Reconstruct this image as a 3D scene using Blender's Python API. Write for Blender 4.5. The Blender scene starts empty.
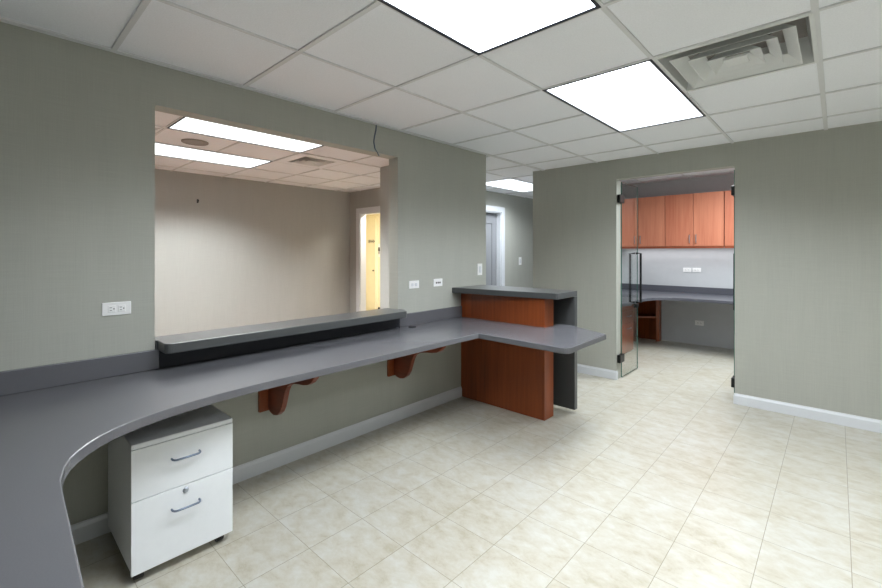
import bpy, bmesh, math
from mathutils import Vector, Matrix
PI = math.pi
sc = bpy.context.scene
COL = sc.collection

# ------------------------------------------------------------------ materials
def lin(c):
    out = []
    for v in c:
        v = v / 255.0
        out.append(v / 12.92 if v <= 0.04045 else ((v + 0.055) / 1.055) ** 2.4)
    return (out[0], out[1], out[2], 1.0)

def new_mat(name):
    m = bpy.data.materials.new(name); m.use_nodes = True
    nt = m.node_tree
    b = nt.nodes['Principled BSDF']
    return m, nt, b

def N(nt, typ, **kw):
    n = nt.nodes.new(typ)
    for k, v in kw.items():
        setattr(n, k, v)
    return n

def plain(name, rgb, rough=0.5, metal=0.0, spec=0.5, noise=0.0, nscale=40.0):
    m, nt, b = new_mat(name)
    b.inputs['Base Color'].default_value = lin(rgb)
    b.inputs['Roughness'].default_value = rough
    b.inputs['Metallic'].default_value = metal
    b.inputs['Specular IOR Level'].default_value = spec
    if noise > 0:
        tc = N(nt, 'ShaderNodeTexCoord'); nz = N(nt, 'ShaderNodeTexNoise')
        nz.inputs['Scale'].default_value = nscale; nz.inputs['Detail'].default_value = 4
        nt.links.new(tc.outputs['Object'], nz.inputs['Vector'])
        cr = N(nt, 'ShaderNodeValToRGB')
        cr.color_ramp.elements[0].position = 0.3; cr.color_ramp.elements[1].position = 0.7
        c = lin(rgb)
        cr.color_ramp.elements[0].color = (c[0] * (1 - noise), c[1] * (1 - noise), c[2] * (1 - noise), 1)
        cr.color_ramp.elements[1].color = (min(1, c[0] * (1 + noise)), min(1, c[1] * (1 + noise)), min(1, c[2] * (1 + noise)), 1)
        nt.links.new(nz.outputs['Fac'], cr.inputs['Fac'])
        nt.links.new(cr.outputs['Color'], b.inputs['Base Color'])
    return m

def noise_node(nt, tc, scale, detail, stretch, rough=0.55):
    mp = N(nt, 'ShaderNodeMapping'); mp.inputs['Scale'].default_value = stretch
    nt.links.new(tc.outputs['Object'], mp.inputs['Vector'])
    nz = N(nt, 'ShaderNodeTexNoise')
    nz.inputs['Scale'].default_value = scale; nz.inputs['Detail'].default_value = detail
    nz.inputs['Roughness'].default_value = rough
    nt.links.new(mp.outputs['Vector'], nz.inputs['Vector'])
    return nz

def wallpaper(name, rgb):
    """woven linen wall covering: fine vertical and horizontal threads"""
    m, nt, b = new_mat(name)
    tc = N(nt, 'ShaderNodeTexCoord')
    v = noise_node(nt, tc, 1.0, 3, (260, 260, 5))
    h = noise_node(nt, tc, 1.0, 3, (6, 6, 280))
    big = noise_node(nt, tc, 1.0, 2, (9, 9, 1.2))
    a = N(nt, 'ShaderNodeMath', operation='ADD'); nt.links.new(v.outputs['Fac'], a.inputs[0]); nt.links.new(h.outputs['Fac'], a.inputs[1])
    a2 = N(nt, 'ShaderNodeMath', operation='MULTIPLY_ADD'); a2.inputs[1].default_value = 0.6
    nt.links.new(big.outputs['Fac'], a2.inputs[0]); nt.links.new(a.outputs[0], a2.inputs[2])
    mr = N(nt, 'ShaderNodeMapRange'); mr.inputs['From Min'].default_value = 0.85; mr.inputs['From Max'].default_value = 1.75
    mr.inputs['To Min'].default_value = 0.93; mr.inputs['To Max'].default_value = 1.07
    nt.links.new(a2.outputs[0], mr.inputs['Value'])
    mx = N(nt, 'ShaderNodeVectorMath', operation='SCALE'); mx.inputs[0].default_value = lin(rgb)[:3]
    nt.links.new(mr.outputs['Result'], mx.inputs['Scale'])
    nt.links.new(mx.outputs['Vector'], b.inputs['Base Color'])
    bp = N(nt, 'ShaderNodeBump'); bp.inputs['Strength'].default_value = 0.15; bp.inputs['Distance'].default_value = 0.001
    nt.links.new(a.outputs[0], bp.inputs['Height']); nt.links.new(bp.outputs['Normal'], b.inputs['Normal'])
    b.inputs['Roughness'].default_value = 0.62
    b.inputs['Specular IOR Level'].default_value = 0.35
    return m

def wood(name, dark, light, rough=0.35, scale=1.0, axis='z'):
    m, nt, b = new_mat(name)
    tc = N(nt, 'ShaderNodeTexCoord')
    s = 3.0 * scale
    st = {'z': (14 * s, 14 * s, s * 0.5), 'x': (s * 0.5, 14 * s, 14 * s), 'y': (14 * s, s * 0.5, 14 * s)}[axis]
    n1 = noise_node(nt, tc, 1.0, 6, st, 0.65)
    st2 = {'z': (1.4 * s, 1.4 * s, s * 0.18), 'x': (s * 0.18, 1.4 * s, 1.4 * s), 'y': (1.4 * s, s * 0.18, 1.4 * s)}[axis]
    n2 = noise_node(nt, tc, 1.0, 3, st2)
    ad = N(nt, 'ShaderNodeMath', operation='ADD'); nt.links.new(n1.outputs['Fac'], ad.inputs[0]); nt.links.new(n2.outputs['Fac'], ad.inputs[1])
    mr = N(nt, 'ShaderNodeMapRange'); mr.inputs['From Min'].default_value = 0.65; mr.inputs['From Max'].default_value = 1.35
    nt.links.new(ad.outputs[0], mr.inputs['Value'])
    cr = N(nt, 'ShaderNodeValToRGB')
    cr.color_ramp.elements[0].color = lin(dark); cr.color_ramp.elements[1].color = lin(light)
    nt.links.new(mr.outputs['Result'], cr.inputs['Fac']); nt.links.new(cr.outputs['Color'], b.inputs['Base Color'])
    b.inputs['Roughness'].default_value = rough
    return m

TX0, TY0, TPX, TPY = 0.813, 1.012, 0.298, 0.2915
def vinyl_tile(name):
    """square cream vinyl tiles, cloudy beige mottling with thin dark joints"""
    m, nt, b = new_mat(name)
    tc = N(nt, 'ShaderNodeTexCoord')
    sp = N(nt, 'ShaderNodeSeparateXYZ'); nt.links.new(tc.outputs['Object'], sp.inputs[0])
    def math_(op, a, bb=None, c=None):
        n = N(nt, 'ShaderNodeMath', operation=op)
        for i, v in enumerate((a, bb, c)):
            if v is None: continue
            if isinstance(v, (int, float)): n.inputs[i].default_value = v
            else: nt.links.new(v, n.inputs[i])
        return n.outputs[0]
    ux = math_('DIVIDE', math_('SUBTRACT', sp.outputs['X'], TX0 - 100 * TPX), TPX)
    uy = math_('DIVIDE', math_('SUBTRACT', sp.outputs['Y'], TY0 - 100 * TPY), TPY)
    fx = math_('FRACT', ux); fy = math_('FRACT', uy)
    ex = math_('MINIMUM', fx, math_('SUBTRACT', 1.0, fx)); ey = math_('MINIMUM', fy, math_('SUBTRACT', 1.0, fy))
    e = math_('MINIMUM', ex, math_('MULTIPLY', ey, 1.15))
    joint = math_('LESS_THAN', e, 0.0045)
    cx = math_('FLOOR', ux); cy = math_('FLOOR', uy)
    cid = N(nt, 'ShaderNodeCombineXYZ'); nt.links.new(cx, cid.inputs[0]); nt.links.new(cy, cid.inputs[1])
    wn = N(nt, 'ShaderNodeTexWhiteNoise', noise_dimensions='2D'); nt.links.new(cid.outputs[0], wn.inputs['Vector'])
    off = N(nt, 'ShaderNodeVectorMath', operation='MULTIPLY_ADD')
    nt.links.new(wn.outputs['Color'], off.inputs[0]); off.inputs[1].default_value = (0.5, 0.5, 0.5); nt.links.new(tc.outputs['Object'], off.inputs[2])
    mp = N(nt, 'ShaderNodeMapping'); mp.inputs['Scale'].default_value = (1.0, 1.5, 1.0); mp.inputs['Rotation'].default_value = (0, 0, 0.5)
    nt.links.new(off.outputs['Vector'], mp.inputs['Vector'])
    n1 = N(nt, 'ShaderNodeTexNoise'); n1.inputs['Scale'].default_value = 10.0; n1.inputs['Detail'].default_value = 8; n1.inputs['Roughness'].default_value = 0.7; n1.inputs['Distortion'].default_value = 0.25
    nt.links.new(mp.outputs['Vector'], n1.inputs['Vector'])
    n2 = N(nt, 'ShaderNodeTexNoise'); n2.inputs['Scale'].default_value = 2.2; n2.inputs['Detail'].default_value = 3
    nt.links.new(tc.outputs['Object'], n2.inputs['Vector'])
    t = math_('ADD', math_('MULTIPLY', n1.outputs['Fac'], 0.75), math_('MULTIPLY', n2.outputs['Fac'], 0.25))
    cr = N(nt, 'ShaderNodeValToRGB'); r = cr.color_ramp
    r.elements[0].position = 0.33; r.elements[0].color = lin((167, 159, 139))
    r.elements[1].position = 0.62; r.elements[1].color = lin((194, 193, 186))
    k = r.elements.new(0.47); k.color = lin((184, 179, 165))
    nt.links.new(t, cr.inputs['Fac'])
    mx = N(nt, 'ShaderNodeMix', data_type='RGBA'); nt.links.new(joint, mx.inputs[0])
    nt.links.new(cr.outputs['Color'], mx.inputs[6]); mx.inputs[7].default_value = lin((136, 130, 114))
    nt.links.new(mx.outputs[2], b.inputs['Base Color'])
    b.inputs['Roughness'].default_value = 0.3
    b.inputs['Specular IOR Level'].default_value = 0.45
    bp = N(nt, 'ShaderNodeBump'); bp.inputs['Strength'].default_value = 0.08; bp.inputs['Distance'].default_value = 0.002
    nt.links.new(n1.outputs['Fac'], bp.inputs['Height']); nt.links.new(bp.outputs['Normal'], b.inputs['Normal'])
    return m

def emissive(name, rgb, side, down, c0=0.15, c1=0.72):
    """prismatic fluorescent lens: throws most of its light downwards (`down`) and little sideways (`side`)"""
    m, nt, b = new_mat(name)
    nt.nodes.remove(b)
    e = N(nt, 'ShaderNodeEmission'); e.inputs['Color'].default_value = (rgb[0], rgb[1], rgb[2], 1)
    ge = N(nt, 'ShaderNodeNewGeometry'); dp = N(nt, 'ShaderNodeVectorMath', operation='DOT_PRODUCT')
    nt.links.new(ge.outputs['Normal'], dp.inputs[0]); nt.links.new(ge.outputs['Incoming'], dp.inputs[1])
    mr = N(nt, 'ShaderNodeMapRange'); mr.interpolation_type = 'SMOOTHSTEP'
    mr.inputs['From Min'].default_value = c0; mr.inputs['From Max'].default_value = c1
    mr.inputs['To Min'].default_value = side; mr.inputs['To Max'].default_value = down
    nt.links.new(dp.outputs['Value'], mr.inputs['Value']); nt.links.new(mr.outputs['Result'], e.inputs['Strength'])
    nt.links.new(e.outputs[0], nt.nodes['Material Output'].inputs['Surface'])
    return m

def glass(name):
    m, nt, b = new_mat(name)
    nt.nodes.remove(b)
    tr = N(nt, 'ShaderNodeBsdfTransparent'); tr.inputs['Color'].default_value = (0.955, 0.98, 0.97, 1)
    gl = N(nt, 'ShaderNodeBsdfGlossy'); gl.inputs['Roughness'].default_value = 0.0
    # Schlick reflectance of a clear pane, the same from both sides of each face
    ge = N(nt, 'ShaderNodeNewGeometry'); dp = N(nt, 'ShaderNodeVectorMath', operation='DOT_PRODUCT')
    nt.links.new(ge.outputs['Normal'], dp.inputs[0]); nt.links.new(ge.outputs['Incoming'], dp.inputs[1])
    ab = N(nt, 'ShaderNodeMath', operation='ABSOLUTE'); nt.links.new(dp.outputs['Value'], ab.inputs[0])
    om = N(nt, 'ShaderNodeMath', operation='SUBTRACT'); om.inputs[0].default_value = 1.0; nt.links.new(ab.outputs[0], om.inputs[1])
    pw = N(nt, 'ShaderNodeMath', operation='POWER'); nt.links.new(om.outputs[0], pw.inputs[0]); pw.inputs[1].default_value = 5.0
    fr = N(nt, 'ShaderNodeMath', operation='MULTIPLY_ADD'); nt.links.new(pw.outputs[0], fr.inputs[0]); fr.inputs[1].default_value = 0.96; fr.inputs[2].default_value = 0.04
    mx = N(nt, 'ShaderNodeMixShader')
    nt.links.new(fr.outputs[0], mx.inputs[0]); nt.links.new(tr.outputs[0], mx.inputs[1]); nt.links.new(gl.outputs[0], mx.inputs[2])
    nt.links.new(mx.outputs[0], nt.nodes['Material Output'].inputs['Surface'])
    return m

M = {}
M['wall'] = wallpaper('linen_wallcovering', (172, 173, 165))
M['wall_taupe'] = wallpaper('taupe_wallcovering', (168, 169, 166))
M['office_wall'] = plain('office_paint', (184, 186, 189), 0.6, noise=0.02, nscale=12)
M['cream_paint'] = plain('cream_paint', (240, 233, 210), 0.5, noise=0.02, nscale=8)
M['trim'] = plain('white_gloss_trim', (214, 217, 222), 0.35, noise=0.015, nscale=10)
M['tile'] = plain('ceiling_tile_board', (241, 243, 248), 0.9, spec=0.1, noise=0.035, nscale=160)
M['tee'] = plain('ceiling_tee_metal', (218, 219, 221), 0.55, noise=0.01)
M['floor'] = vinyl_tile('cream_vinyl_tile')
M['carpet'] = plain('brown_carpet', (152, 124, 108), 0.95, spec=0.1, noise=0.15, nscale=220)
M['lam'] = plain('grey_laminate', (97, 97, 102), 0.26, noise=0.03, nscale=300)
M['lam_office'] = plain('office_grey_laminate', (82, 83, 91), 0.33, noise=0.03, nscale=300)
M['lam_dark'] = plain('charcoal_laminate', (76, 78, 79), 0.3, noise=0.04, nscale=260)
M['riser'] = plain('black_laminate', (34, 37, 45), 0.5, noise=0.03, nscale=200)  # darker tone than the backsplash on either side
M['cherry'] = wood('cherry_veneer', (104, 46, 17), (156, 78, 36), 0.33)
M['cherry_x'] = wood('cherry_solid', (92, 38, 20), (136, 64, 36), 0.35, axis='x')
M['cherry_office'] = wood('cherry_veneer_doors', (184, 104, 78), (212, 140, 110), 0.38)  # cherry with the office's brighter lighting put into its colour
M['cherry_office_dark'] = wood('cherry_veneer_edge', (120, 56, 34), (150, 78, 50), 0.4, axis='x')
M['white_lam'] = plain('white_laminate', (234, 237, 241), 0.38, noise=0.01, nscale=30)
M['black'] = plain('black_plastic', (20, 20, 22), 0.45, noise=0.05)
M['black_metal'] = plain('black_metal', (16, 18, 20), 0.35, metal=0.3, noise=0.05)
M['steel'] = plain('brushed_steel', (172, 178, 188), 0.28, metal=1.0, noise=0.03)
M['blue_steel'] = plain('blue_grey_steel', (120, 132, 152), 0.3, metal=0.9, noise=0.03)
M['plate'] = plain('white_plastic', (238, 238, 238), 0.35, noise=0.01)
M['slot'] = plain('dark_slot', (60, 60, 60), 0.6, noise=0.02)
M['vent'] = plain('vent_white_enamel', (222, 224, 224), 0.42, noise=0.01)
M['duct'] = plain('duct_metal', (70, 72, 74), 0.5, metal=0.5, noise=0.05)
M['grille'] = plain('grille_grey', (148, 142, 138), 0.6, noise=0.1, nscale=300)
M['navy_frame'] = plain('fixture_frame_dark', (20, 23, 36), 0.5, noise=0.03)
M['glass'] = glass('clear_door_glass')
M['glass_edge'] = plain('green_glass_edge', (70, 110, 100), 0.12, noise=0.1, nscale=20)
M['cable'] = plain('blue_grey_cable', (96, 110, 128), 0.5, noise=0.05)
M['grey_door'] = plain('grey_door_paint', (138, 140, 144), 0.45, noise=0.01)  # leaf grey holds the dimness of the dark room
LENS = 6.5
M['lens'] = emissive('fluorescent_lens', (0.94, 1.0, 1.05), 1.6, 16.0, 0.25, 0.62)
M['lens_wait'] = emissive('fluorescent_lens_beyond', (0.97, 1.0, 0.99), 1.7, 29.0, 0.38, 0.64)

# ------------------------------------------------------------------ geometry helpers
class MB:
    """collects one connected or compact mesh in world coordinates"""
    def __init__(s): s.bm = bmesh.new()
    def quad(s, vs, mi=0):
        f = s.bm.faces.new([s.bm.verts.new(v) for v in vs]); f.material_index = mi; return f
    def box(s, x0, x1, y0, y1, z0, z1, mi=0):
        v = [s.bm.verts.new(p) for p in ((x0,y0,z0),(x1,y0,z0),(x1,y1,z0),(x0,y1,z0),(x0,y0,z1),(x1,y0,z1),(x1,y1,z1),(x0,y1,z1))]
        for q in ((3,2,1,0),(4,5,6,7),(0,1,5,4),(1,2,6,5),(2,3,7,6),(3,0,4,7)):
            f = s.bm.faces.new([v[i] for i in q]); f.material_index = mi
        return s
    def prism(s, poly, a0, a1, plane='xy'):
        """poly extruded between a0 and a1 along the axis that is not in `plane`"""
        def P(u, w, a):
            return {'xy': (u, w, a), 'xz': (u, a, w), 'yz': (a, u, w)}[plane]
        lo = [s.bm.verts.new(P(u, w, a0)) for u, w in poly]
        hi = [s.bm.verts.new(P(u, w, a1)) for u, w in poly]
        s.bm.faces.new(lo); s.bm.faces.new(hi)
        n = len(poly)
        for i in range(n):
            s.bm.faces.new((lo[i], lo[(i+1) % n], hi[(i+1) % n], hi[i]))
        return s
    def tube(s, pts, r, seg=10):
        pts = [Vector(p) for p in pts]; rings = []
        for i, p in enumerate(pts):
            d = (pts[min(i+1, len(pts)-1)] - pts[max(i-1, 0)]).normalized()
            up = Vector((0,0,1)) if abs(d.z) < 0.9 else Vector((1,0,0))
            a = d.cross(up).normalized(); b = d.cross(a).normalized()
            rings.append([s.bm.verts.new(p + a*r*math.cos(2*PI*k/seg) + b*r*math.sin(2*PI*k/seg)) for k in range(seg)])
        for i in range(len(rings)-1):
            for k in range(seg):
                s.bm.faces.new((rings[i][k], rings[i][(k+1)%seg], rings[i+1][(k+1)%seg], rings[i+1][k]))
        s.bm.faces.new(rings[0]); s.bm.faces.new(rings[-1])
        return s
    def lathe(s, c, prof, axis='z', seg=24):
        """prof: list of (radius, height) about c along axis"""
        rings = []
        for r, h in prof:
            ring = []
            for k in range(seg):
                a = 2*PI*k/seg; u, w = r*math.cos(a), r*math.sin(a)
                o = {'z': (u, w, h), 'x': (h, u, w), 'y': (u, h, w)}[axis]
                ring.append(s.bm.verts.new((c[0]+o[0], c[1]+o[1], c[2]+o[2])))
            rings.append(ring)
        for i in range(len(rings)-1):
            for k in range(seg):
                s.bm.faces.new((rings[i][k], rings[i][(k+1)%seg], rings[i+1][(k+1)%seg], rings[i+1][k]))
        s.bm.faces.new(rings[0]); s.bm.faces.new(rings[-1])
        return s

ORG = {}
def tag(o, label=None, cat=None, group=None, kind=None):
    if label: o['label'] = label
    if cat: o['category'] = cat
    if group: o['group'] = group
    if kind: o['kind'] = kind
    return o

def obj(name, mb, mats, parent=None, bevel=0.0, smooth=False, seg=2, at=None):
    bm = mb.bm
    bmesh.ops.recalc_face_normals(bm, faces=bm.faces[:])
    if parent is not None: org = ORG[parent.name]
    elif at is not None: org = Vector(at)
    else: org = Vector((0,0,0))
    bmesh.ops.translate(bm, verts=bm.verts[:], vec=-org)
    me = bpy.data.meshes.new(name); bm.to_mesh(me); bm.free()
    if not isinstance(mats, (list, tuple)): mats = [mats]
    for m in mats: me.materials.append(m)
    if smooth:
        for p in me.polygons: p.use_smooth = True
    o = bpy.data.objects.new(name, me); COL.objects.link(o)
    if parent is not None: o.parent = parent
    else: o.location = org
    ORG[o.name] = org
    if bevel > 0:
        b = o.modifiers.new('edge', 'BEVEL'); b.width = bevel; b.segments = seg; b.limit_method = 'ANGLE'; b.angle_limit = math.radians(35)
    if smooth:
        try:
            me.set_sharp_from_angle(angle=math.radians(40))
        except Exception: pass
    return o

def thing(name, loc, label=None, cat=None, group=None, kind=None):
    o = bpy.data.objects.new(name, None); COL.objects.link(o)
    o.empty_display_size = 0.1; o.location = loc
    ORG[o.name] = Vector(loc)
    return tag(o, label, cat, group, kind)

def struct(name, mb, mats, parent=None, bevel=0.0, **k):
    o = obj(name, mb, mats, parent, bevel, **k)
    if parent is None: o['kind'] = 'structure'
    return o

def copy_tree(o, dloc, parent=None):
    c = o.copy(); COL.objects.link(c)
    if parent is None:
        c.location = o.location + Vector(dloc)
        ORG[c.name] = ORG[o.name] + Vector(dloc)
    else:
        c.parent = parent
    for ch in [x for x in bpy.data.objects if x.parent == o]:
        copy_tree(ch, dloc, c)
    return c

def slab(axis, a0, a1, us, vs, holes=()):
    """connected slab with rectangular holes; us/vs break lists, holes as cell indices (i,j).
    axis 'x': u=y v=z ; 'y': u=x v=z ; 'z': u=x v=y"""
    mb = MB(); bm = mb.bm
    def P(u, v, a): return {'x': (a, u, v), 'y': (u, a, v), 'z': (u, v, a)}[axis]
    cache = {}
    def V(i, j, a):
        if (i, j, a) not in cache: cache[(i, j, a)] = bm.verts.new(P(us[i], vs[j], a0 if a == 0 else a1))
        return cache[(i, j, a)]
    nu, nv = len(us)-1, len(vs)-1
    solid = {(i, j) for i in range(nu) for j in range(nv)} - set(holes)
    for (i, j) in solid:
        bm.faces.new((V(i,j,0), V(i+1,j,0), V(i+1,j+1,0), V(i,j+1,0)))
        bm.faces.new((V(i,j,1), V(i,j+1,1), V(i+1,j+1,1), V(i+1,j,1)))
        for (di, dj, p, q) in ((-1,0,(i,j),(i,j+1)), (1,0,(i+1,j),(i+1,j+1)), (0,-1,(i,j),(i+1,j)), (0,1,(i,j+1),(i+1,j+1))):
            if (i+di, j+dj) not in solid:
                bm.faces.new((V(*p,0), V(*q,0), V(*q,1), V(*p,1)))
    return mb

def grid_ceiling(x0, x1, y0, y1, z, xl, yl, holes, angle=0.0):
    """suspended ceiling in one mesh: raised tiles (material 0) between lower tees (material 1).
    xl/yl: list of (position, tee width); holes: rectangles (x0,x1,y0,y1) left open, with wall angle strip at x0"""
    xl = sorted(xl); yl = sorted(yl)
    xb = [x0]
    if angle: xb.append(x0 + angle)
    for c, w in xl:
        if x0 + angle + 0.03 < c < x1 - 0.03: xb += [c - w/2, c + w/2]
    xb.append(x1)
    yb = [y0]
    for c, w in yl:
        if y0 + 0.03 < c < y1 - 0.03: yb += [c - w/2, c + w/2]
    yb.append(y1)
    tee_x = lambda a, b: any(abs((a+b)/2 - c) < w/2 - 1e-6 for c, w in xl) or (angle and a < x0 + 1e-6)
    tee_y = lambda a, b: any(abs((a+b)/2 - c) < w/2 - 1e-6 for c, w in yl)
    H = {}
    nx, ny = len(xb)-1, len(yb)-1
    for i in range(nx):
        for j in range(ny):
            cx, cy = (xb[i]+xb[i+1])/2, (yb[j]+yb[j+1])/2
            if any(h[0] < cx < h[1] and h[2] < cy < h[3] for h in holes): H[(i,j)] = None
            elif tee_x(xb[i], xb[i+1]) or tee_y(yb[j], yb[j+1]): H[(i,j)] = 0.0
            else: H[(i,j)] = 0.008
    mb = MB(); bm = mb.bm; cache = {}
    def V(i, j, h):
        k = (i, j, round(h, 5))
        if k not in cache: cache[k] = bm.verts.new((xb[i], yb[j], z + h))
        return cache[k]
    for i in range(nx):
        for j in range(ny):
            h = H[(i,j)]
            if h is None: continue
            f = bm.faces.new((V(i,j,h), V(i,j+1,h), V(i+1,j+1,h), V(i+1,j,h))); f.material_index = 0 if h > 0 else 1
            for (di, dj, p, q) in ((1,0,(i+1,j),(i+1,j+1)), (0,1,(i,j+1),(i+1,j+1))):
                o = H.get((i+di, j+dj))
                if o is not None and o != h:
                    f = bm.faces.new((V(*p,h), V(*q,h), V(*q,o), V(*p,o))); f.material_index = 1
    return mb

# ------------------------------------------------------------------ the setting
ZC = 2.293      # main ceiling
ZW = 2.365      # waiting room ceiling
ZO = 2.40       # office ceiling
T = 0.108
YB = 4.525      # wall with the glass doors
XR, YF = 5.0, -0.75

# floors
struct('floor', slab('z', -0.05, 0.0, [-1.62, -T, XR], [YF-0.1, 3.42, 8.0], holes=[(0, 0)]), M['floor'])
struct('floor_waiting_room', slab('z', -0.05, 0.0, [-4.0, -1.554, -T], [-1.2, 3.42, 4.5], holes=[(1, 1)]), M['carpet'])
struct('floor_corridor', MB().box(-6.2, -1.63, 4.5, 6.2, -0.05, 0.0), M['floor'])

# walls
struct('wall_left', slab('x', -T, 0.0, [YF, 0.612, 2.258, 3.42], [0.0, 0.832, 2.086, 2.40], holes=[(1, 1)]), M['wall'])
struct('wall_back', slab('y', YB, YB + 0.115, [-0.127, 0.865, 1.895, XR], [0.0, 2.095, 2.46], holes=[(1, 0)]), M['wall'])
struct('wall_front', MB().box(-T, XR + 0.1, YF - 0.1, YF, 0, 2.4), M['wall'])
struct('wall_right', MB().box(XR, XR + 0.1, YF, YB, 0, 2.4), M['wall'])
struct('wall_partition', MB().box(-1.554, -T, 3.344, 3.42, 0, 2.40), M['wall_taupe'])
struct('wall_waiting_far', MB().box(-3.79, -3.676, -1.2, 4.4, 0, 2.5), M['wall_taupe'])
struct('wall_waiting_near', MB().box(-3.676, -T, -1.3, -1.2, 0, 2.5), M['wall_taupe'])
struct('wall_waiting_end', slab('y', 4.4, 4.5, [-6.2, -3.385, -2.46, -1.6], [0.0, 1.985, 2.5], holes=[(1, 0)]), M['wall_taupe'])
struct('wall_hall', slab('x', -1.62, -1.5, [4.4, 4.97, 5.84, 8.0], [0.0, 1.985, 2.5], holes=[(1, 0)]), M['wall'])
struct('wall_hall_end', MB().box(-1.62, -0.02, 8.0, 8.1, 0, 2.5), M['wall'])
struct('wall_office_left', MB().box(-0.127, 0.0, YB + 0.115, 8.0, 0, 2.5), M['office_wall'])
struct('wall_office_back', MB().box(0.0, 3.2, 7.03, 7.13, 0, 2.5), M['office_wall'])
struct('wall_office_right', MB().box(3.1, 3.2, YB + 0.115, 7.03, 0, 2.5), M['office_wall'])
struct('wall_bulkhead', MB().box(-1.57, -1.554, 3.42, 4.4, ZC, 2.45), M['wall_taupe'])
struct('wall_corridor_far', MB().box(-6.2, -1.62, 6.08, 6.2, 0, 2.5), M['cream_paint'])
struct('wall_corridor_left', MB().box(-6.3, -6.2, 4.5, 6.2, 0, 2.5), M['cream_paint'])
struct('wall_corridor_lining', slab('y', 4.5, 4.51, [-6.2, -3.385, -2.46, -1.62], [0.0, 1.985, 2.5], holes=[(1, 0)]), M['cream_paint'])

# ceilings
GX = 0.611
xl = [(0.048 + GX*k, 0.024 if k in (4,) else (0.02 if k == 3 else 0.015)) for k in range(-3, 9)]
yl = [(0.437 + GX*k, 0.022 if k in (0, 1) else 0.016) for k in range(-2, 13)]
light_holes = [(1.270, 1.881, 0.437, 1.659), (1.270, 1.881, 2.270, 3.492), (-1.174, -0.563, 4.714, 5.936), (1.881, 2.492, 2.270, 2.881),
               (-1.7, -T, YF - 0.2, 3.344), (-0.127, 6, YB + 0.05, 9)]
# break lines so that the openings end exactly on the walls
mb = grid_ceiling(0.0, XR, YF, YB, ZC, xl, yl, light_holes, angle=0.036)
struct('ceiling', mb, [M['tile'], M['tee']])
mb = grid_ceiling(-1.554, 0.0, 3.42, 8.0, ZC, xl, yl, light_holes + [(-0.127, 0.1, YB, 9)])
struct('ceiling_hall', mb, [M['tile'], M['tee']])
wxl = [(-0.93 - GX*k, 0.016) for k in range(-1, 5)]
wyl = [(1.06 + GX*k, 0.016) for k in range(-4, 6)]
W1 = (-1.541, -0.93, 1.06, 2.282); W2 = (-2.763, -2.152, 1.06, 2.282)
mb = grid_ceiling(-3.676, -T, -1.2, 4.4, ZW, wxl, wyl, [W1, W2, (-2.152, -1.541, 2.282, 2.893)])
struct('ceiling_waiting_room', mb, [M['tile'], M['tee']])
mb = grid_ceiling(0.0, 3.1, YB + 0.115, 7.03, ZO, [(0.38 + GX*k, 0.016) for k in range(5)], [(4.9 + GX*k, 0.016) for k in range(4)], [])
struct('ceiling_office', mb, [M['tile'], M['tee']])
struct('ceiling_corridor', MB().box(-6.2, -1.62, 4.5, 6.1, 2.25, 2.3), M['cream_paint'])

# baseboards with a small ogee top
def baseboard(name, p0, p1, n, mat='trim', h=0.092, t=0.014, parent=None):
    p0, p1, n = Vector(p0), Vector(p1), Vector(n)
    prof = [(0, 0), (t, 0), (t, h*0.78), (t*0.75, h*0.86), (t*0.45, h*0.93), (t*0.35, h), (0, h)]
    mb = MB(); a = [mb.bm.verts.new((p0.x + n.x*u, p0.y + n.y*u, w)) for u, w in prof]; b = [mb.bm.verts.new((p1.x + n.x*u, p1.y + n.y*u, w)) for u, w in prof]
    k = len(prof); mb.bm.faces.new(a); mb.bm.faces.new(b)
    for i in range(k): mb.bm.faces.new((a[i], a[(i+1)%k], b[(i+1)%k], b[i]))
    return struct(name, mb, M[mat], parent)
baseboard('baseboard_left', (0, YF), (0, 3.033), (1, 0))
baseboard('baseboard_back_left', (-0.127, YB), (0.865, YB), (0, -1))
baseboard('baseboard_back_right', (1.895, YB), (XR, YB), (0, -1))
baseboard('baseboard_jamb_left', (0.865, YB - 0.014), (0.865, YB + 0.02), (1, 0), t=0.008)
baseboard('baseboard_jamb_right', (1.895, YB - 0.014), (1.895, YB + 0.03), (-1, 0), t=0.008)
baseboard('baseboard_hall', (-1.5, 5.93), (-1.5, 8.0), (1, 0))
baseboard('baseboard_corridor', (-4.98, 6.08), (-2.5, 6.08), (0, -1), mat='black', h=0.1)

# ------------------------------------------------------------------ ceiling lights
def troffer(name, rect, z, lens, label, group, d=0.014):
    x0, x1, y0, y1 = rect
    t = thing(name, ((x0+x1)/2, (y0+y1)/2, z), label, 'ceiling light', group)
    w = 0.022
    fr = MB(); bm = fr.bm
    def ring(a, zz): return [bm.verts.new(p) for p in ((x0+a, y0+a, zz), (x1-a, y0+a, zz), (x1-a, y1-a, zz), (x0+a, y1-a, zz))]
    r = [ring(0.0, z + 0.006), ring(0.003, z - 0.002), ring(w*0.7, z - 0.002), ring(w, z + d), ring(-0.001, z + d)]
    for a, b in zip(r, r[1:]):
        for k in range(4): bm.faces.new((a[k], a[(k+1)%4], b[(k+1)%4], b[k]))
    obj('frame', fr, M['navy_frame'], t)
    ln = MB().box(x0+w-0.002, x1-w+0.002, y0+w-0.002, y1-w+0.002, z + d - 0.012, z + d - 0.006)
    obj('lens', ln, lens, t)
    hb = MB().box(x0+0.01, x1-0.01, y0+0.01, y1-0.01, z + d + 0.002, z + d + 0.07)
    obj('housing', hb, M['vent'], t)
    return t
troffer('ceiling_light', (1.270, 1.881, 0.437, 1.659), ZC, M['lens'], 'recessed bright ceiling light cut off by the top edge of the photo', 'recessed lights over the reception room')
troffer('ceiling_light', (1.270, 1.881, 2.270, 3.492), ZC, M['lens'], 'whole recessed bright ceiling light next to the square air vent', 'recessed lights over the reception room')
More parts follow.
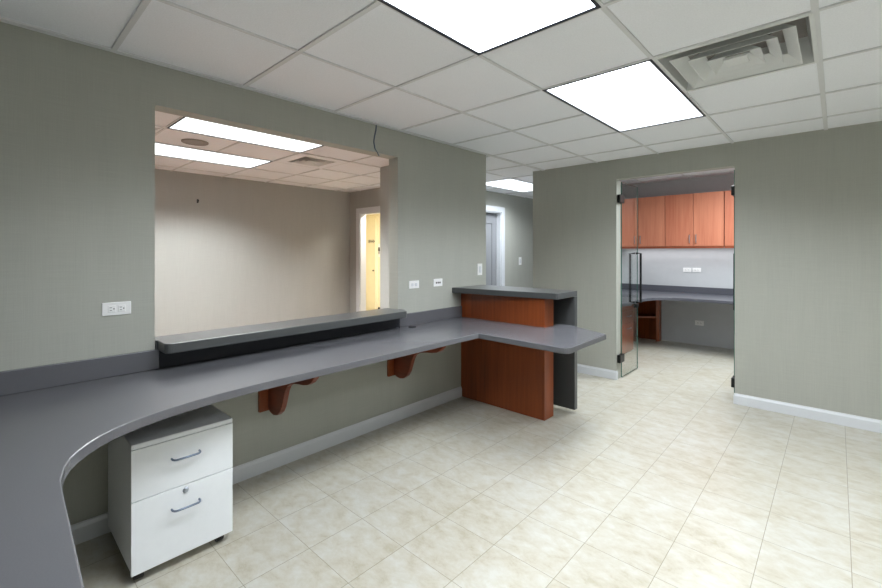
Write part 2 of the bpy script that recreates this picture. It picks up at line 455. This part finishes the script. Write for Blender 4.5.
troffer('ceiling_light', (-1.174, -0.563, 4.714, 5.936), ZC, M['lens'], 'small bright ceiling light in the hall above the white door trim', None)
troffer('ceiling_light', W1, ZW, M['lens_wait'], 'upper bright strip of ceiling light seen through the pass-through, nearest the header', 'recessed lights in the room beyond the pass-through')
troffer('ceiling_light', W2, ZW, M['lens_wait'], 'lower bright strip of ceiling light seen through the pass-through, behind the round speaker', 'recessed lights in the room beyond the pass-through')

# square louvred diffusers
def diffuser(name, cx, cy, z, half, label, levels, mat, ductmat, flange=0.0, fmat=None):
    t = thing(name, (cx, cy, z), label, 'air vent')
    if flange:
        obj('mounting_panel', slab('z', z, z + 0.006, [cx - flange, cx - half + 0.002, cx + half - 0.002, cx + flange], [cy - flange, cy - half + 0.002, cy + half - 0.002, cy + flange], holes=[(1, 1)]), fmat, t)
    def frustum(a, za, b, zb, th=0.004):
        mb = MB(); bm = mb.bm
        def ring(h, zz): return [bm.verts.new((cx+sx*h, cy+sy*h, zz)) for sx, sy in ((-1,-1),(1,-1),(1,1),(-1,1))]
        r = [ring(a, za), ring(b, zb), ring(b - th, zb), ring(a - th*1.5, za)]
        for k in range(4):
            for i in range(4):
                p, q = r[k], r[(k+1) % 4]
                bm.faces.new((p[i], p[(i+1)%4], q[(i+1)%4], q[i]))
        return mb
    mb = MB(); bm = mb.bm
    def ring(h, zz): return [bm.verts.new((cx+sx*h, cy+sy*h, zz)) for sx, sy in ((-1,-1),(1,-1),(1,1),(-1,1))]
    r = [ring(half, z + 0.006), ring(half - 0.002, z - 0.002), ring(half*0.94, z - 0.002), ring(half*0.86, z + half*0.42)]
    for a, b in zip(r, r[1:]):
        for k in range(4): bm.faces.new((a[k], a[(k+1)%4], b[(k+1)%4], b[k]))
    obj('frame', mb, mat, t)
    for a, b, za, zb in levels:
        obj('louvre', frustum(half*a, z + half*za, half*b, z + half*zb), mat, t)
    c = half*0.16
    obj('centre_plate', MB().prism([(cx-c, cy-c), (cx+c, cy-c), (cx+c, cy+c), (cx-c, cy+c)], z - half*0.02, z + half*0.02), mat, t, bevel=0.004)
    du = MB(); du.lathe((cx, cy, z), [(half*0.55, half*0.421), (half*0.55, half*0.9), (0.001, half*0.9)], 'z', 32)
    obj('duct_collar', du, ductmat, t, smooth=True)
    bp = MB(); seg = 32
    inner = [bp.bm.verts.new((cx + half*0.55*math.cos(2*PI*k/seg), cy + half*0.55*math.sin(2*PI*k/seg), z + half*0.42)) for k in range(seg)]
    outer = []
    for k in range(seg):
        a = 2*PI*k/seg; s = 0.87*half / max(abs(math.cos(a)), abs(math.sin(a)))
        outer.append(bp.bm.verts.new((cx + s*math.cos(a), cy + s*math.sin(a), z + half*0.42)))
    for k in range(seg): bp.bm.faces.new((inner[k], inner[(k+1)%seg], outer[(k+1)%seg], outer[k]))
    obj('backing_sheet', bp, M['grille'], t)
    return t
LV = [(0.64, 0.80, 0.13, -0.03), (0.42, 0.58, 0.13, -0.03), (0.19, 0.36, 0.13, -0.03)]
diffuser('ceiling_vent', 2.1865, 2.5755, ZC, 0.3045, 'white square louvred air vent in the ceiling beside the whole light', LV, M['vent'], M['duct'])
diffuser('ceiling_vent', -1.8465, 2.5875, ZW, 0.20, 'dark-slotted square air vent seen through the pass-through beside its strip light', LV, M['vent'], M['duct'], 0.3045, M['tile'])

# round ceiling speaker and flat return grille beyond the pass-through
t = thing('ceiling_speaker', (-1.88, 1.385, ZW), 'round grey ceiling speaker between the two strip lights beyond the pass-through', 'speaker')
obj('grille', MB().lathe((-1.88, 1.385, ZW), [(0.001, -0.004), (0.10, -0.004), (0.105, 0.0), (0.105, 0.006), (0.001, 0.006)], 'z', 32), M['grille'], t)
obj('rim', MB().lathe((-1.88, 1.385, ZW), [(0.106, 0.007), (0.106, -0.006), (0.112, -0.004), (0.114, 0.007)], 'z', 32), M['grille'], t)
t = thing('return_grille', (-1.74, 0.86, ZW), 'flat grey ceiling grille at the left edge of the pass-through', 'air vent')
obj('frame', slab('z', ZW - 0.004, ZW + 0.006, [-1.86, -1.83, -1.65, -1.62], [0.70, 0.73, 1.01, 1.04], holes=[(1, 1)]), M['tee'], t)
gm = MB()
for k in range(14):
    y = 0.73 + k*0.020
    gm.quad([(-1.83, y, ZW - 0.003), (-1.65, y, ZW - 0.003), (-1.65, y + 0.019, ZW + 0.004), (-1.83, y + 0.019, ZW + 0.004)])
obj('slat_panel', gm, M['grille'], t)

# ------------------------------------------------------------------ reception desk worktop
ZT = 0.738; TH = 0.037
desk = thing('reception_desk', (0.3, 1.5, ZT), 'long grey laminate desk worktop curving to the left and turning at the far end', 'desk')
def arc(cx, cy, r, a0, a1, n):
    return [(cx + r*math.cos(math.radians(a0 + (a1-a0)*k/n)), cy + r*math.sin(math.radians(a0 + (a1-a0)*k/n))) for k in range(n+1)]
curve = [(1.58, 0.128), (1.30, 0.138), (1.15, 0.143), (1.06, 0.148), (0.99, 0.162), (0.931, 0.181), (0.885, 0.205), (0.843, 0.234), (0.805, 0.267), (0.771, 0.307),
         (0.744, 0.350), (0.722, 0.396), (0.700, 0.450), (0.681, 0.511), (0.663, 0.590), (0.648, 0.680), (0.638, 0.78), (0.632, 0.90), (0.629, 1.05)]
poly = [(0.003, YF + 0.003), (2.3, YF + 0.003), (2.3, 0.115)] + curve + [(0.629, 2.485)]
poly += [(1.285, 2.462)] + arc(1.290, 2.512, 0.05, -80, 0, 5) + [(1.332, 3.085), (1.02, 3.25), (0.99, 3.272), (0.865, 3.272), (0.865, 3.031), (0.003, 3.031)]
obj('worktop', MB().prism(poly, ZT - TH, ZT), M['lam'], desk, bevel=0.004)
bs = MB().box(0.003, 0.019, YF + 0.003, 0.626, ZT, 0.838)
obj('backsplash', bs, M['lam'], desk, bevel=0.003)
obj('backsplash', MB().box(0.003, 0.019, 2.262, 3.031, ZT, 0.838), M['lam'], desk, bevel=0.003)
obj('grommet', MB().lathe((0.083, 2.34, ZT), [(0.001, 0.0025), (0.024, 0.0025), (0.031, 0.002), (0.033, 0.0), (0.001, -0.001)], 'z', 24), M['black'], desk, smooth=True)

# pass-through ledge
led = thing('pass_through_ledge', (0.02, 1.43, 0.832), 'raised grey counter ledge lying in the wall opening above the desk', 'counter ledge')
lp = [(-0.115, 0.625), (-0.004, 0.625), (-0.004, 0.600), (0.12, 0.600)] + arc(0.12, 0.63, 0.03, -90, 0, 5)[1:] + [(0.15, 2.235), (0.02, 2.285), (0.004, 2.285), (0.004, 2.244), (-0.115, 2.244)]
lp = [(-0.115, 0.615), (0.002, 0.615), (0.002, 0.622), (0.12, 0.622)] + arc(0.12, 0.652, 0.03, -90, 0, 5)[1:] + [(0.15, 2.205)] + arc(0.12, 2.205, 0.03, 0, 90, 5)[1:] + [(0.05, 2.275), (0.002, 2.275), (0.002, 2.244), (-0.115, 2.244)]
obj('ledge', MB().prism(lp, 0.833, 0.882), M['lam_dark'], led, bevel=0.004)
obj('riser_panel', MB().box(0.001, 0.014, 0.628, 2.258, ZT + 0.001, 0.832), M['riser'], led)

# corbels under the desk
def corbel(y, label):
    t = thing('desk_corbel', (0, y, 0.37), label, 'bracket', 'cherry wood brackets under the desk')
    obj('back_plate', MB().box(0.0, 0.022, y - 0.058, y + 0.040, 0.372, ZT - TH), M['cherry'], t, bevel=0.002)
    key = [(0.022, 0.385), (0.05, 0.368), (0.09, 0.362), (0.13, 0.370), (0.165, 0.395), (0.19, 0.43), (0.21, 0.48), (0.228, 0.53), (0.25, 0.563), (0.285, 0.586), (0.33, 0.598),
           (0.38, 0.606), (0.43, 0.611), (0.475, 0.621), (0.51, 0.639), (0.535, 0.661), (0.55, 0.685), (0.555, ZT - TH), (0.022, ZT - TH)]
    obj('scroll_arm', MB().prism(key, y - 0.006, y + 0.026, 'xz'), M['cherry_x'], t, bevel=0.002)
    return t
corbel(1.20, 'red wooden scroll bracket under the desk next to the white cabinet')
corbel(2.205, 'red wooden scroll bracket under the desk next to the cherry panel')

# peninsula divider: cherry panel, raised ledge and charcoal end panel
pen = thing('counter_divider', (0.45, 3.15, 0), 'cherry wood counter divider with raised charcoal ledge at the desk end', 'counter')
obj('wood_panel', MB().box(0.001, 0.862, 3.034, 3.18, 0.0, 0.965), M['cherry'], pen, bevel=0.002)
zl = 1.013
obj('ledge', MB().prism([(0.001, 2.905), (0.965, 3.025), (0.975, 3.04), (0.975, 3.375), (0.001, 3.375)], zl - 0.047, zl), M['lam_dark'], pen, bevel=0.004)
obj('end_panel', MB().box(0.2, 0.975, 3.325, 3.375, 0.035, zl - 0.048), M['lam_dark'], pen, bevel=0.002)
obj('spacer', MB().box(0.08, 0.70, 3.181, 3.324, 0.0, 0.965), M['lam_dark'], pen)

# ------------------------------------------------------------------ file cabinet
fc = thing('file_cabinet', (0.26, 0.605, 0), 'white two-drawer mobile file cabinet under the curved desk', 'cabinet')
y0, y1 = 0.411, 0.800
obj('body', MB().box(0.03, 0.482, y0 + 0.004, y1 - 0.004, 0.042, 0.543), M['white_lam'], fc, bevel=0.002)
obj('top', MB().box(0.028, 0.502, y0, y1, 0.5445, 0.565), M['white_lam'], fc, bevel=0.004)
def drawer(z0, z1, zh, lock):
    d = obj('drawer', MB().box(0.484, 0.502, y0, y1, z0, z1), M['white_lam'], fc, bevel=0.002)
    ym = 0.605
    pts = [(0.500, ym - 0.053, zh)] + [(0.516, ym - 0.053, zh), (0.526, ym - 0.049, zh), (0.531, ym - 0.042, zh), (0.532, ym, zh), (0.531, ym + 0.042, zh), (0.526, ym + 0.049, zh), (0.516, ym + 0.053, zh)] + [(0.500, ym + 0.053, zh)]
    h = obj('handle', MB().tube(pts, 0.0042, 10), M['blue_steel'], d, smooth=True); h['label'] = 'bow-shaped steel drawer handle'
    if lock:
        l = obj('lock', MB().lathe((0.502, ym, lock), [(0.001, 0.006), (0.007, 0.006), (0.011, 0.003), (0.012, 0.0), (0.001, -0.001)], 'x', 20), M['steel'], d, smooth=True)
    return d
drawer(0.337, 0.5425, 0.464, None)
drawer(0.042, 0.334, 0.251, 0.312)
for (cx, cy) in ((0.45, 0.445), (0.45, 0.755), (0.07, 0.445), (0.07, 0.755)):
    c = obj('caster', MB().box(cx - 0.022, cx + 0.022, cy - 0.020, cy + 0.020, 0.030, 0.042), M['black'], fc, bevel=0.003)
    obj('wheel', MB().lathe((cx + 0.008, cy, 0.019), [(0.001, -0.016), (0.016, -0.016), (0.019, -0.012), (0.019, 0.012), (0.016, 0.016), (0.001, 0.016)], 'y', 20), M['black'], c, smooth=True)

# ------------------------------------------------------------------ wall plates
def plate(name, label, cat, wall, a, u, z, w, h, kind='duplex', group=None):
    """wall 'x+': plate on plane x=a facing +x, u along y; 'y-': on plane y=a facing -y, u along x"""
    def B(u0, u1, z0, z1, d0, d1):
        m = MB()
        return m.box(a + d0, a + d1, u0, u1, z0, z1) if wall == 'x+' else m.box(u0, u1, a - d1, a - d0, z0, z1)
    loc = (a, u, z) if wall == 'x+' else (u, a, z)
    t = thing(name, loc, label, cat, group)
    obj('cover_plate', B(u - w/2, u + w/2, z - h/2, z + h/2, 0, 0.006), M['plate'], t, bevel=0.002)
    if kind == 'duplex':
        horiz = w > h
        for s in (-1, 1):
            cu, cz = (u + s*w*0.17, z) if horiz else (u, z + s*h*0.17)
            so = obj('socket', B(cu - 0.015, cu + 0.015, cz - 0.016, cz + 0.016, 0.0061, 0.0085), M['plate'], t, bevel=0.004)
            sl = obj('slot', B(cu - 0.009, cu + 0.000, cz + 0.005, cz + 0.0075, 0.0086, 0.0092), M['slot'], so)
            sl = obj('slot', B(cu - 0.008, cu + 0.000, cz - 0.0075, cz - 0.005, 0.0086, 0.0092), M['slot'], so)
            sl = obj('slot', B(cu + 0.005, cu + 0.010, cz - 0.0025, cz + 0.0025, 0.0086, 0.0092), M['slot'], so)
    elif kind == 'jack':
        for s in (-1, 0, 1):
            obj('jack', B(u + s*0.022 - 0.007, u + s*0.022 + 0.007, z - 0.008, z + 0.006, 0.0061, 0.008), M['slot'], t)
    elif kind == 'blank2':
        for s in (-1, 1):
            obj('jack', B(u + s*0.02 - 0.012, u + s*0.02 + 0.012, z - 0.013, z + 0.013, 0.0061, 0.009), M['trim'], t, bevel=0.002)
    else:
        r = obj('rocker', B(u - w*0.2, u + w*0.2, z - h*0.28, z + h*0.28, 0.0061, 0.011), M['trim'], t, bevel=0.002)
    return t
plate('wall_outlet', 'white horizontal power outlet on the wall left of the pass-through', 'outlet', 'x+', 0.0, 0.4535, 1.061, 0.114, 0.062)
plate('wall_outlet', 'white wall plate just right of the pass-through, nearer the opening', 'outlet', 'x+', 0.0, 2.432, 1.066, 0.112, 0.064, 'blank2')
plate('wall_outlet', 'white wall plate with dark jacks between the switch and the other plate', 'outlet', 'x+', 0.0, 2.72, 1.068, 0.112, 0.066, 'jack')
plate('light_switch', 'white upright light switch above the raised charcoal ledge', 'light switch', 'x+', 0.0, 3.315, 1.165, 0.074, 0.112, 'switch')
plate('light_switch', 'white light switch on the hall wall beside the white door trim', 'light switch', 'x+', -1.5, 6.41, 1.177, 0.085, 0.135, 'switch')
plate('wall_outlet', 'left white plate of the pair on the office wall above the desk', 'outlet', 'y-', 7.03, 0.951, 1.072, 0.108, 0.062)
plate('wall_outlet', 'right white plate of the pair on the office wall above the desk', 'outlet', 'y-', 7.03, 1.072, 1.073, 0.108, 0.062)
plate('wall_outlet', 'white outlet low on the office wall under the desk', 'outlet', 'y-', 7.03, 1.107, 0.315, 0.114, 0.072)

# cable on the header and the small hook on the far wall
cb = obj('wall_cable', MB().tube([(0.004, 2.040, 2.292), (0.004, 2.036, 2.25), (0.004, 2.022, 2.20), (0.004, 2.016, 2.16), (0.004, 2.026, 2.115), (0.004, 2.05, 2.085), (0.004, 2.066, 2.064)], 0.0045, 8), M['cable'], smooth=True, at=(0.004, 2.03, 2.064))
tag(cb, 'thin blue-grey cable hanging on the header from the ceiling', 'cable')
hk = thing('wall_hook', (-3.676, 1.976, 2.01), 'tiny black hook high on the wall beyond the pass-through', 'hook')
obj('plate', MB().box(-3.676, -3.668, 1.966, 1.986, 1.985, 2.035), M['black'], hk, bevel=0.002)
obj('peg', MB().tube([(-3.67, 1.976, 2.01), (-3.64, 1.976, 2.002), (-3.63, 1.976, 2.02)], 0.005, 8), M['black'], hk, smooth=True)

# ------------------------------------------------------------------ doors
# hall door with white casing (door_3) and waiting room door casing (trim)
def casing_x(name, x, ya, yb, zt, w, tdir):
    t = thing(name, (x, (ya+yb)/2, 0), None, None, None, 'structure')
    th = 0.018*tdir
    mb = slab('x', min(x, x+th), max(x, x+th), [ya - w, ya, yb, yb + w], [0.0, zt, zt + w], holes=[(1, 0)])
    obj('casing', mb, M['trim'], t, bevel=0.004)
    return t
d3 = casing_x('door_3', -1.5, 4.97, 5.84, 1.985, 0.085, 1)
obj('jamb', slab('x', -1.62, -1.499, [4.97, 4.985, 5.825, 5.84], [0.0, 1.97, 1.985], holes=[(1, 0)]), M['trim'], d3)
lf = obj('door_leaf', slab('x', -1.615, -1.580, [4.986, 5.11, 5.70, 5.824], [0.01, 0.25, 1.80, 1.969], holes=[(1, 1)]), M['grey_door'], d3)
obj('door_panel', MB().box(-1.607, -1.592, 5.11, 5.70, 0.25, 1.80), M['grey_door'], lf)
d4 = thing('door_4', (-2.88, 4.4, 0), None, None, None, 'structure')
obj('casing', slab('y', 4.382, 4.40, [-3.475, -3.385, -2.46, -2.37], [0.0, 1.985, 2.075], holes=[(1, 0)]), M['trim'], d4, bevel=0.004)
obj('jamb', slab('y', 4.399, 4.512, [-3.385, -3.37, -2.475, -2.46], [0.0, 1.97, 1.985], holes=[(1, 0)]), M['trim'], d4)

# cream corridor beyond: tall locker with door, lettered strip, small plate with a black mark
lk = thing('tall_locker', (-5.3, 6.05, 0), 'tall cream cabinet with a lettered door glimpsed through the far doorway', 'cabinet')
obj('body', MB().box(-5.72, -4.985, 6.031, 6.078, 0.0, 2.14), M['cream_paint'], lk, bevel=0.004)
dl = obj('door', MB().box(-5.70, -5.00, 6.012, 6.03, 0.06, 2.08), M['cream_paint'], lk, bevel=0.005)
obj('handle', MB().lathe((-5.05, 6.012, 0.92), [(0.001, -0.03), (0.016, -0.03), (0.018, -0.02), (0.008, -0.012), (0.008, 0.0), (0.001, 0.0)], 'y', 16), M['black_metal'], dl, smooth=True)
# dark lettering across the cabinet door, too small in the photo to read: short strokes
let = MB()
for dx, w, h in ((0, 0.014, 1), (0.032, 0.014, 1), (0.016, 0.014, 0), (0.062, 0.012, 1), (0.076, 0.022, 0), (0.108, 0.014, 1), (0.126, 0.018, 0), (0.15, 0.012, 1), (0.18, 0.014, 1), (0.196, 0.024, 0)):
    let.box(-5.245 + dx, -5.245 + dx + w, 6.0105, 6.0118, 1.535 if h else 1.56, 1.61 if h else 1.585)
obj('lettering', let, M['slot'], dl)
sg = thing('wall_sign', (-4.89, 6.08, 1.37), 'small white wall sign with a black figure beside the cream cabinet', 'sign')
obj('sign_plate', MB().box(-4.975, -4.80, 6.072, 6.08, 1.22, 1.52), M['plate'], sg, bevel=0.002)
fg = MB(); fx = -4.945
fg.prism([(fx - 0.014, 1.29), (fx + 0.014, 1.29), (fx + 0.014, 1.36), (fx + 0.034, 1.36), (fx + 0.022, 1.44), (fx - 0.022, 1.44), (fx - 0.034, 1.36), (fx - 0.014, 1.36)], 6.069, 6.0719, 'xz')
obj('figure', fg, M['black'], sg)

# frameless glass doors folded back into the office
def glass_door(name, sign, hinge_x, ang, label):
    """panel hung at (hinge_x, YB+.075); swings inward by ang degrees from closed; built along +y local then turned"""
    t = thing(name, (hinge_x, YB + 0.085, 0), label, None, None, 'structure')
    L, G = 0.495, 0.011
    o = ORG[t.name]
    def at(b): bmesh.ops.translate(b.bm, verts=b.bm.verts[:], vec=o); return b
    pm = MB(); pm.box(-G/2, G/2, 0.0, L, 0.012, 2.072)
    for f in pm.bm.faces:
        if abs(f.normal.x) < 0.5: f.material_index = 1
    bmesh.ops.recalc_face_normals(pm.bm, faces=pm.bm.faces[:])
    for f in pm.bm.faces: f.material_index = 0 if abs(f.normal.x) > 0.5 else 1
    gp = obj('glass_panel', at(pm), [M['glass'], M['glass_edge']], t)
    for zc in (0.215 if sign > 0 else 0.175, 1.893 if sign > 0 else 1.88):
        hg = MB(); hg.box(-0.017, 0.017, -0.075, 0.048, zc - 0.042, zc + 0.042)
        h = obj('hinge', at(hg), M['black_metal'], t, bevel=0.005)
        obj('hinge_pin', at(MB().lathe((0, -0.005, zc), [(0.001, -0.047), (0.011, -0.047), (0.011, 0.047), (0.001, 0.047)], 'z', 14)), M['black_metal'], h, smooth=True)
    hl = MB(); yh = L - 0.062
    ph = obj('pull_handle', at(MB().tube([(0.007, yh, 1.318), (0.055, yh, 1.318), (0.055, yh, 0.765), (0.007, yh, 0.765)], 0.012, 12)), M['black_metal'], t, bevel=0)
    ph2 = obj('pull_handle', at(MB().tube([(-0.007, yh, 1.318), (-0.06, yh, 1.318), (-0.06, yh, 0.765), (-0.007, yh, 0.765)], 0.012, 12)), M['black_metal'], t)
    lk = obj('lock', at(MB().box(-0.02, 0.02, L - 0.075, L - 0.01, 0.705, 0.75)), M['black_metal'], t, bevel=0.004)
    t.rotation_euler = (0, 0, math.radians(ang))
    return t
glass_door('door_1', 1, 0.885, 0.0, 'clear frameless glass door folded back on the left of the opening')
glass_door('door_2', -1, 1.882, 0.4, 'clear frameless glass door seen edge-on at the right of the opening')

# ------------------------------------------------------------------ office beyond the glass doors
def wall_cabinet(x0, x1, label):
    zb, zt, yf = 1.415, 2.145, 6.70
    t = thing('wall_cabinet', ((x0+x1)/2, 6.87, zb), label, 'cabinet', 'cherry wall cabinets in the office')
    obj('body', MB().box(x0, x1, yf + 0.021, 7.029, zb, zt), M['cherry_office'], t)
    xm = (x0 + x1)/2
    for (a, b, hx) in ((x0 + 0.003, xm - 0.0025, xm - 0.042), (xm + 0.0025, x1 - 0.003, xm + 0.038)):
        d = obj('door', MB().box(a, b, yf, yf + 0.02, zb + 0.002, zt - 0.002), M['cherry_office'], t, bevel=0.002)
        h = obj('handle', MB().tube([(hx, yf, 1.57), (hx, yf - 0.022, 1.566), (hx, yf - 0.026, 1.555), (hx, yf - 0.026, 1.475), (hx, yf - 0.022, 1.464), (hx, yf, 1.46)], 0.0055, 8), M['steel'], d, smooth=True)
        h['label'] = 'brushed steel bar handle'
    obj('light_rail', MB().box(x0, x1, yf + 0.004, yf + 0.022, zb - 0.03, zb - 0.001), M['cherry_office_dark'], t)
    return t
wall_cabinet(0.001, 0.741, 'cherry wall cabinet at the left end, partly behind the glass door')
wall_cabinet(0.743, 1.455, 'cherry wall cabinet in the middle with both doors in clear view')
wall_cabinet(1.463, 2.175, 'cherry wall cabinet at the right end, cut off by the door opening')

od = thing('office_desk', (0.5, 6.6, ZT), 'grey L-shaped office worktop beyond the glass doors under the wall cabinets', 'desk')
op = [(0.001, 4.75), (0.74, 4.75), (0.74, 5.62)] + [(0.742, 5.74), (0.755, 5.85), (0.785, 5.96), (0.835, 6.05), (0.90, 6.11), (0.98, 6.15), (1.08, 6.175)] + [(1.30, 6.19), (2.9, 6.20), (2.9, 7.029), (0.001, 7.029)]
obj('worktop', MB().prism(op, ZT - 0.038, ZT), M['lam_office'], od, bevel=0.004)
obj('backsplash', MB().box(0.001, 2.9, 7.011, 7.029, ZT, 0.832), M['lam_office'], od, bevel=0.002)
obj('backsplash', MB().box(0.001, 0.019, 4.75, 7.010, ZT, 0.832), M['lam_office'], od, bevel=0.002)

pd = thing('drawer_pedestal', (0.27, 5.5, 0), 'cherry drawer pedestal under the office worktop, seen through the glass door', 'cabinet')
obj('body', MB().box(0.02, 0.515, 5.00, 6.02, 0.0, ZT - 0.04), M['cherry'], pd)
for i, (a, b) in enumerate(((0.555, 0.69), (0.395, 0.55), (0.02, 0.39))):
    for (ya, yb) in ((5.003, 5.508), (5.512, 6.017)):
        d = obj('drawer', MB().box(0.516, 0.534, ya, yb, a, b), M['cherry'], pd, bevel=0.002)
        ym, zh = (ya + yb)/2 + 0.06, b - 0.06
        h = obj('handle', MB().tube([(0.534, ym - 0.06, zh), (0.555, ym - 0.058, zh), (0.56, ym - 0.05, zh), (0.56, ym + 0.05, zh), (0.555, ym + 0.058, zh), (0.534, ym + 0.06, zh)], 0.0055, 8), M['steel'], d, smooth=True)

cs = thing('corner_shelf', (0.3, 6.85, 0), 'open cherry shelf unit in the office corner under the worktop', 'shelf')
pA, pB = Vector((0.355, 6.655)), Vector((0.612, 6.892))
dv = (pB - pA).normalized()
obj('back_panel', MB().prism([(0.03, 7.0), (0.03, 6.66), (0.048, 6.66), (0.048, 6.982), (0.61, 6.982), (0.61, 7.0)], 0.0, ZT - 0.04), M['cherry'], cs)
obj('side_panel', MB().prism([tuple(pB - dv*0.05), tuple(pB), (0.612, 6.981), (0.575, 6.981)], 0.0, ZT - 0.04), M['cherry'], cs)
obj('side_panel', MB().box(0.049, 0.355, 6.645, 6.665, 0.0, ZT - 0.04), M['cherry'], cs)
inner = [(0.049, 6.667), (0.355, 6.667), (0.57, 6.865), (0.573, 6.98), (0.049, 6.98)]
obj('shelf', MB().prism(inner, 0.352, 0.372), M['cherry'], cs)

# ------------------------------------------------------------------ unseen lamps, added where fixtures out of view would be
def area(name, loc, sx, sy, power, col=(1, 1, 1), rot=(0, 0, 0), spread=180):
    l = bpy.data.lights.new(name, 'AREA'); l.shape = 'RECTANGLE'; l.size = sx; l.size_y = sy; l.energy = power; l.color = col; l.spread = math.radians(spread)
    o = bpy.data.objects.new(name, l); COL.objects.link(o); o.location = loc; o.rotation_euler = rot
    return o
P1 = PI * 8.6 * 0.57 * 1.18
area('lamp_reception', (3.41, 1.05, ZC - 0.004), 0.57, 1.18, P1, (0.95, 1.0, 1.02), (0, 0, 0), 140)
area('lamp_reception', (3.41, 2.88, ZC - 0.004), 0.57, 1.18, P1, (0.95, 1.0, 1.02), (0, 0, 0), 140)
area('lamp_office', (1.9, 5.4, ZO - 0.004), 0.57, 1.18, 56, (0.94, 1.0, 1.03), (0, 0, 0), 165)
area('lamp_under_cabinet', (1.0, 6.86, 1.40), 1.7, 0.08, 3.6, (0.95, 0.97, 1.0))
area('lamp_corridor', (-3.2, 4.95, 2.24), 0.8, 0.3, 60, (1.0, 0.95, 0.86))

w = bpy.data.worlds.new('World'); sc.world = w; w.use_nodes = True
w.node_tree.nodes['Background'].inputs['Color'].default_value = (0.5, 0.5, 0.5, 1)
w.node_tree.nodes['Background'].inputs['Strength'].default_value = 0.02

# ------------------------------------------------------------------ camera
F = 428.0
cd = bpy.data.cameras.new('camera'); cd.sensor_fit = 'HORIZONTAL'; cd.sensor_width = 36.0
cd.lens = F / 882.0 * 36.0
cd.shift_x = 0.0; cd.shift_y = -(294.0 - 252.0) / 882.0
cd.clip_start = 0.02
cam = bpy.data.objects.new('camera', cd); COL.objects.link(cam)
yaw = math.atan(396.0 / 428.0)
cam.location = (2.556, 0.0, 1.334); cam.rotation_euler = (PI/2, 0, yaw)
sc.camera = cam

sc.view_settings.view_transform = 'Standard'; sc.view_settings.look = 'None'
sc.view_settings.exposure = 0.3; sc.view_settings.gamma = 1.0; sc.view_settings.use_curve_mapping = False
sc.cycles.use_denoising = True
sc.cycles.max_bounces = 14; sc.cycles.diffuse_bounces = 8; sc.cycles.transparent_max_bounces = 16
